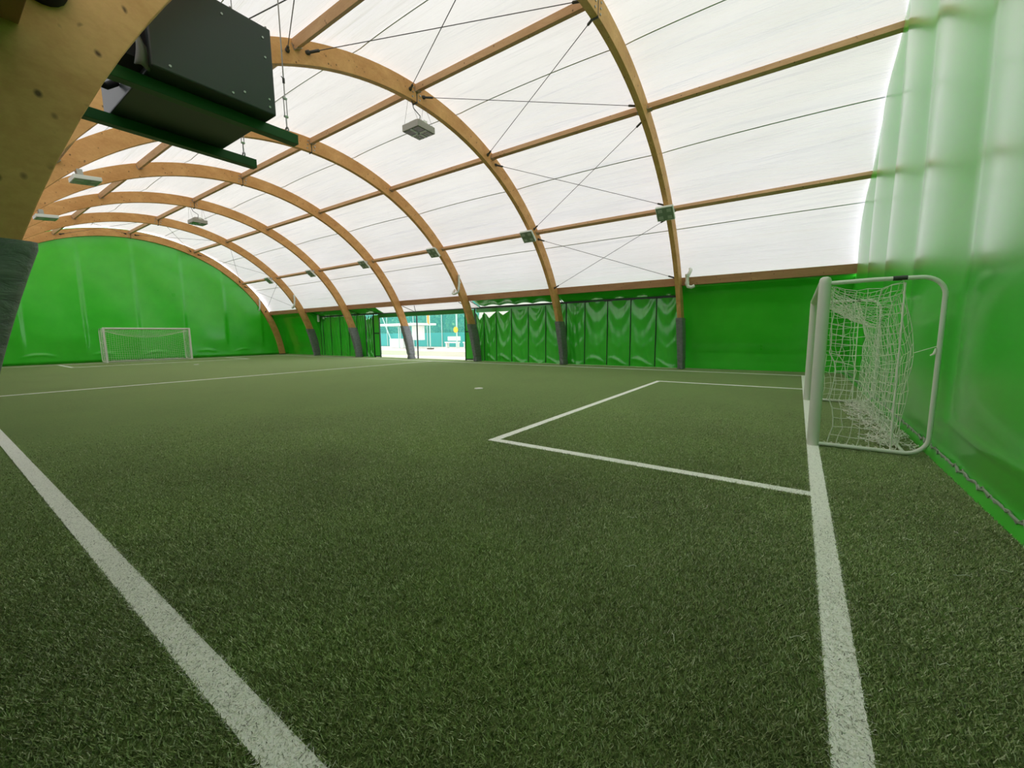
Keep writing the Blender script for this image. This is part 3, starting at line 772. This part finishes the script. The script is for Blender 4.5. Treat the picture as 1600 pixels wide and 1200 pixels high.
# ------------------------------------------------------------------ OUTDOORS beyond the opening
o = MB().grid(lambda u, v: (-110 + 140 * u, 17.05 + 90 * v, -.03), 6, 6).build('court_ground', M['court']); tag(o, 'bright pale court ground outside the opening', 'ground', kind='structure')
FYY = 36.0
fz = thing('court_fence', (-40, FYY, 0), 'tall teal mesh fence beyond the bright court', 'fence')
MB().box((-62, FYY, 0.0), (-20, FYY + .03, 1.7)).build('windbreak', M['teal'], fz)
MB().add([(-62, FYY, 1.7), (-20, FYY, 1.7), (-20, FYY, 6.5), (-62, FYY, 6.5)], [(0, 1, 2, 3)]).build('mesh_panel', M['mesh_screen'], fz)
for x in (-48.5, -46, -43.3, -40.8, -38.3, -35.8, -33.3, -31):
    MB().tube([(x, FYY - .06, 0), (x, FYY - .06, 6.5)], .06, 8).build('fence_post', M['mint'], fz)
MB().tube([(-47.2, FYY - .1, 4.6), (-44.3, FYY - .5, .0)], .07, 8).build('stay', M['mint'], fz)
# shelter
sh = thing('shelter', (-34, 31, 0), 'white roofed shelter standing outside left of the thin dark post', 'shelter')
MB().box((-40.5, 29.6, 2.50), (-33.4, 32.6, 2.72)).build('shelter_roof', M['white_plastic'], sh)
for x in (-40.2, -36.6, -33.7): MB().tube([(x, 30, 0), (x, 30, 2.6)], .06, 8).build('shelter_post', M['mint'], sh)
MB().box((-35.6, 31.0, .9), (-34.0, 31.4, 2.45)).build('notice_board', M['white_plastic'], sh)
MB().box((-39.2, 30.8, 0.0), (-36.9, 31.4, 1.05)).build('counter', M['white_plastic'], sh)
# flag pole and sign
fp = thing('flag_pole', (-30.7, 29.0, 0), 'slim pole with orange pennant outside the opening', 'pole')
MB().tube([(-30.7, 29.0, 0), (-30.7, 29.0, 5.0)], .05, 8).build('pole', M['mint'], fp)
MB().add([(-30.75, 28.98, 3.6), (-31.05, 29.0, 3.3), (-31.05, 29.02, 2.7), (-30.75, 29.0, 2.4)], [(0, 1, 2, 3)]).build('pennant', M['orange'], fp, None, 0, .02)
MB().box((-31.0, 28.8, 0), (-30.4, 29.2, .12)).build('base', M['bark'], fp)
sg = thing('round_sign', (-29.4, 31.5, 0), 'round yellow sign on a slim post outside the opening', 'sign')
MB().tube([(-29.4, 31.5, 0), (-29.4, 31.5, 4.9)], .05, 8).build('post', M['mint'], sg)
MB().tube([(-29.4, 31.42, 1.95), (-29.4, 31.36, 1.95)], .30, 20).build('disc', M['yellow'], sg)
MB().box((-29.9, 31.2, 4.7), (-28.9, 31.8, 5.0)).build('lamp_head', M['white_plastic'], sg)
for i, (x, lb) in enumerate(((-30.9, 'white bench outside, left of the yellow sign'), (-28.3, 'white bench outside, right of the yellow sign'))):
    bn = thing('bench', (x, 32.4, 0), lb, 'bench', 'white benches outside')
    MB().box((x - .9, 32.2, .55), (x + .9, 32.7, .68)).build('seat', M['white_plastic'], bn)
    MB().box((x - .9, 32.7, .8), (x + .9, 32.78, 1.25)).build('backrest', M['white_plastic'], bn)
    for q in (-.75, .75): MB().box((x + q - .05, 32.25, 0), (x + q + .05, 32.7, .55)).build('leg', M['white_plastic'], bn)
def tree(x, y, h, rad, label):
    t = thing('tree', (x, y, 0), label, 'tree', 'trees beyond the fence')
    MB().tube([(x, y, 0), (x + .2, y, h * .5), (x, y, h * .8)], [.28, .2, .08], 8).build('trunk', M['bark'], t)
    n = 5200; c = RNG.normal(0, 1, (n, 3)); c /= np.linalg.norm(c, axis=1)[:, None]
    cl = RNG.normal(0, .5, (22, 3)); rr = RNG.uniform(.75, 1.0, n)
    base = cl[RNG.integers(0, 22, n)] * rad * np.array([1, 1, .8]) + c * rr[:, None] * rad * .55
    vs, fs = [], []
    for i in range(n):
        p = Vector(base[i]) + Vector((x, y, h * .45)); p.z = max(p.z, .4)
        a = Vector(RNG.normal(0, 1, 3)).normalized(); b = a.orthogonal().normalized(); s = .26 + .2 * RNG.random()
        k = len(vs); vs += [p - a * s, p + b * s * .5, p + a * s, p - b * s * .5]; fs.append((k, k + 1, k + 2, k + 3))
    MB().add(vs, fs).build('foliage', M['leaf'], t)
TL = ['left edge of the opening', 'behind the white shelter', 'behind the thin dark post', 'left of the yellow sign', 'right of the yellow sign', 'right edge of the opening']
for i, (x, y, h, rad) in enumerate([(-56, 42, 9, 3.4), (-50, 41, 10, 3.5), (-44.5, 42.5, 9.5, 3.4), (-39.5, 41, 9, 3.3), (-34.5, 42, 9, 3.3), (-30, 40.5, 8.5, 3.0)]):
    tree(x, y, h, rad, 'leafy green tree beyond the teal fence, ' + TL[i])
lw = MB().box((-30, 20.0, -.03), (-16, 20.15, .30)).build('low_wall', M['white_plastic']); tag(lw, 'low white wall just outside the opening', 'wall')

# ------------------------------------------------------------------ LIGHT: bright hazy sky outside
w = bpy.data.worlds.new('sky'); SC.world = w; w.use_nodes = True
nt = w.node_tree; bg = nt.nodes['Background']
tc = N(nt, 'ShaderNodeTexCoord'); sx = N(nt, 'ShaderNodeSeparateXYZ')
nt.links.new(tc.outputs['Generated'], sx.inputs[0])
c = ramp(nt, sx.outputs['Z'], [(.0, (.98, 1.04, 1.24)), (.35, (.96, .99, 1.10)), (1., (.70, .66, .48))])
nt.links.new(c, bg.inputs['Color']); bg.inputs['Strength'].default_value = 1.0
sl = bpy.data.lights.new('sun', 'SUN'); so = bpy.data.objects.new('sun', sl); COL.objects.link(so)
sl.energy = .7; sl.angle = math.radians(25); sl.color = (1, .97, .90)
so.rotation_euler = Vector((.25, .45, -1)).to_track_quat('-Z', 'Y').to_euler()

# ------------------------------------------------------------------ CAMERA
cam = bpy.data.cameras.new('camera'); co = bpy.data.objects.new('camera', cam); COL.objects.link(co); SC.camera = co
cam.sensor_width = 36; cam.lens = 36 * 641.446 / 1600; cam.clip_start = .05; cam.clip_end = 400
yaw, pitch, roll = .606, -.1205, -.0105
F = Vector((-math.sin(yaw) * math.cos(pitch), math.cos(yaw) * math.cos(pitch), math.sin(pitch)))
R = Vector((math.cos(yaw), math.sin(yaw), 0)); U = R.cross(F)
R2 = R * math.cos(roll) + U * math.sin(roll); U2 = -R * math.sin(roll) + U * math.cos(roll)
co.matrix_world = Matrix(((R2.x, U2.x, -F.x, -.234), (R2.y, U2.y, -F.y, -.5654), (R2.z, U2.z, -F.z, 1.418), (0, 0, 0, 1)))

SC.view_settings.view_transform = 'Standard'; SC.view_settings.look = 'None'
SC.view_settings.gamma = 1; SC.view_settings.use_curve_mapping = False
SC.view_settings.exposure = 1.2
SC.cycles.max_bounces = 10; SC.cycles.diffuse_bounces = 6; SC.cycles.glossy_bounces = 4; SC.cycles.transmission_bounces = 6
SC.cycles.transparent_max_bounces = 12; SC.cycles.use_denoising = True
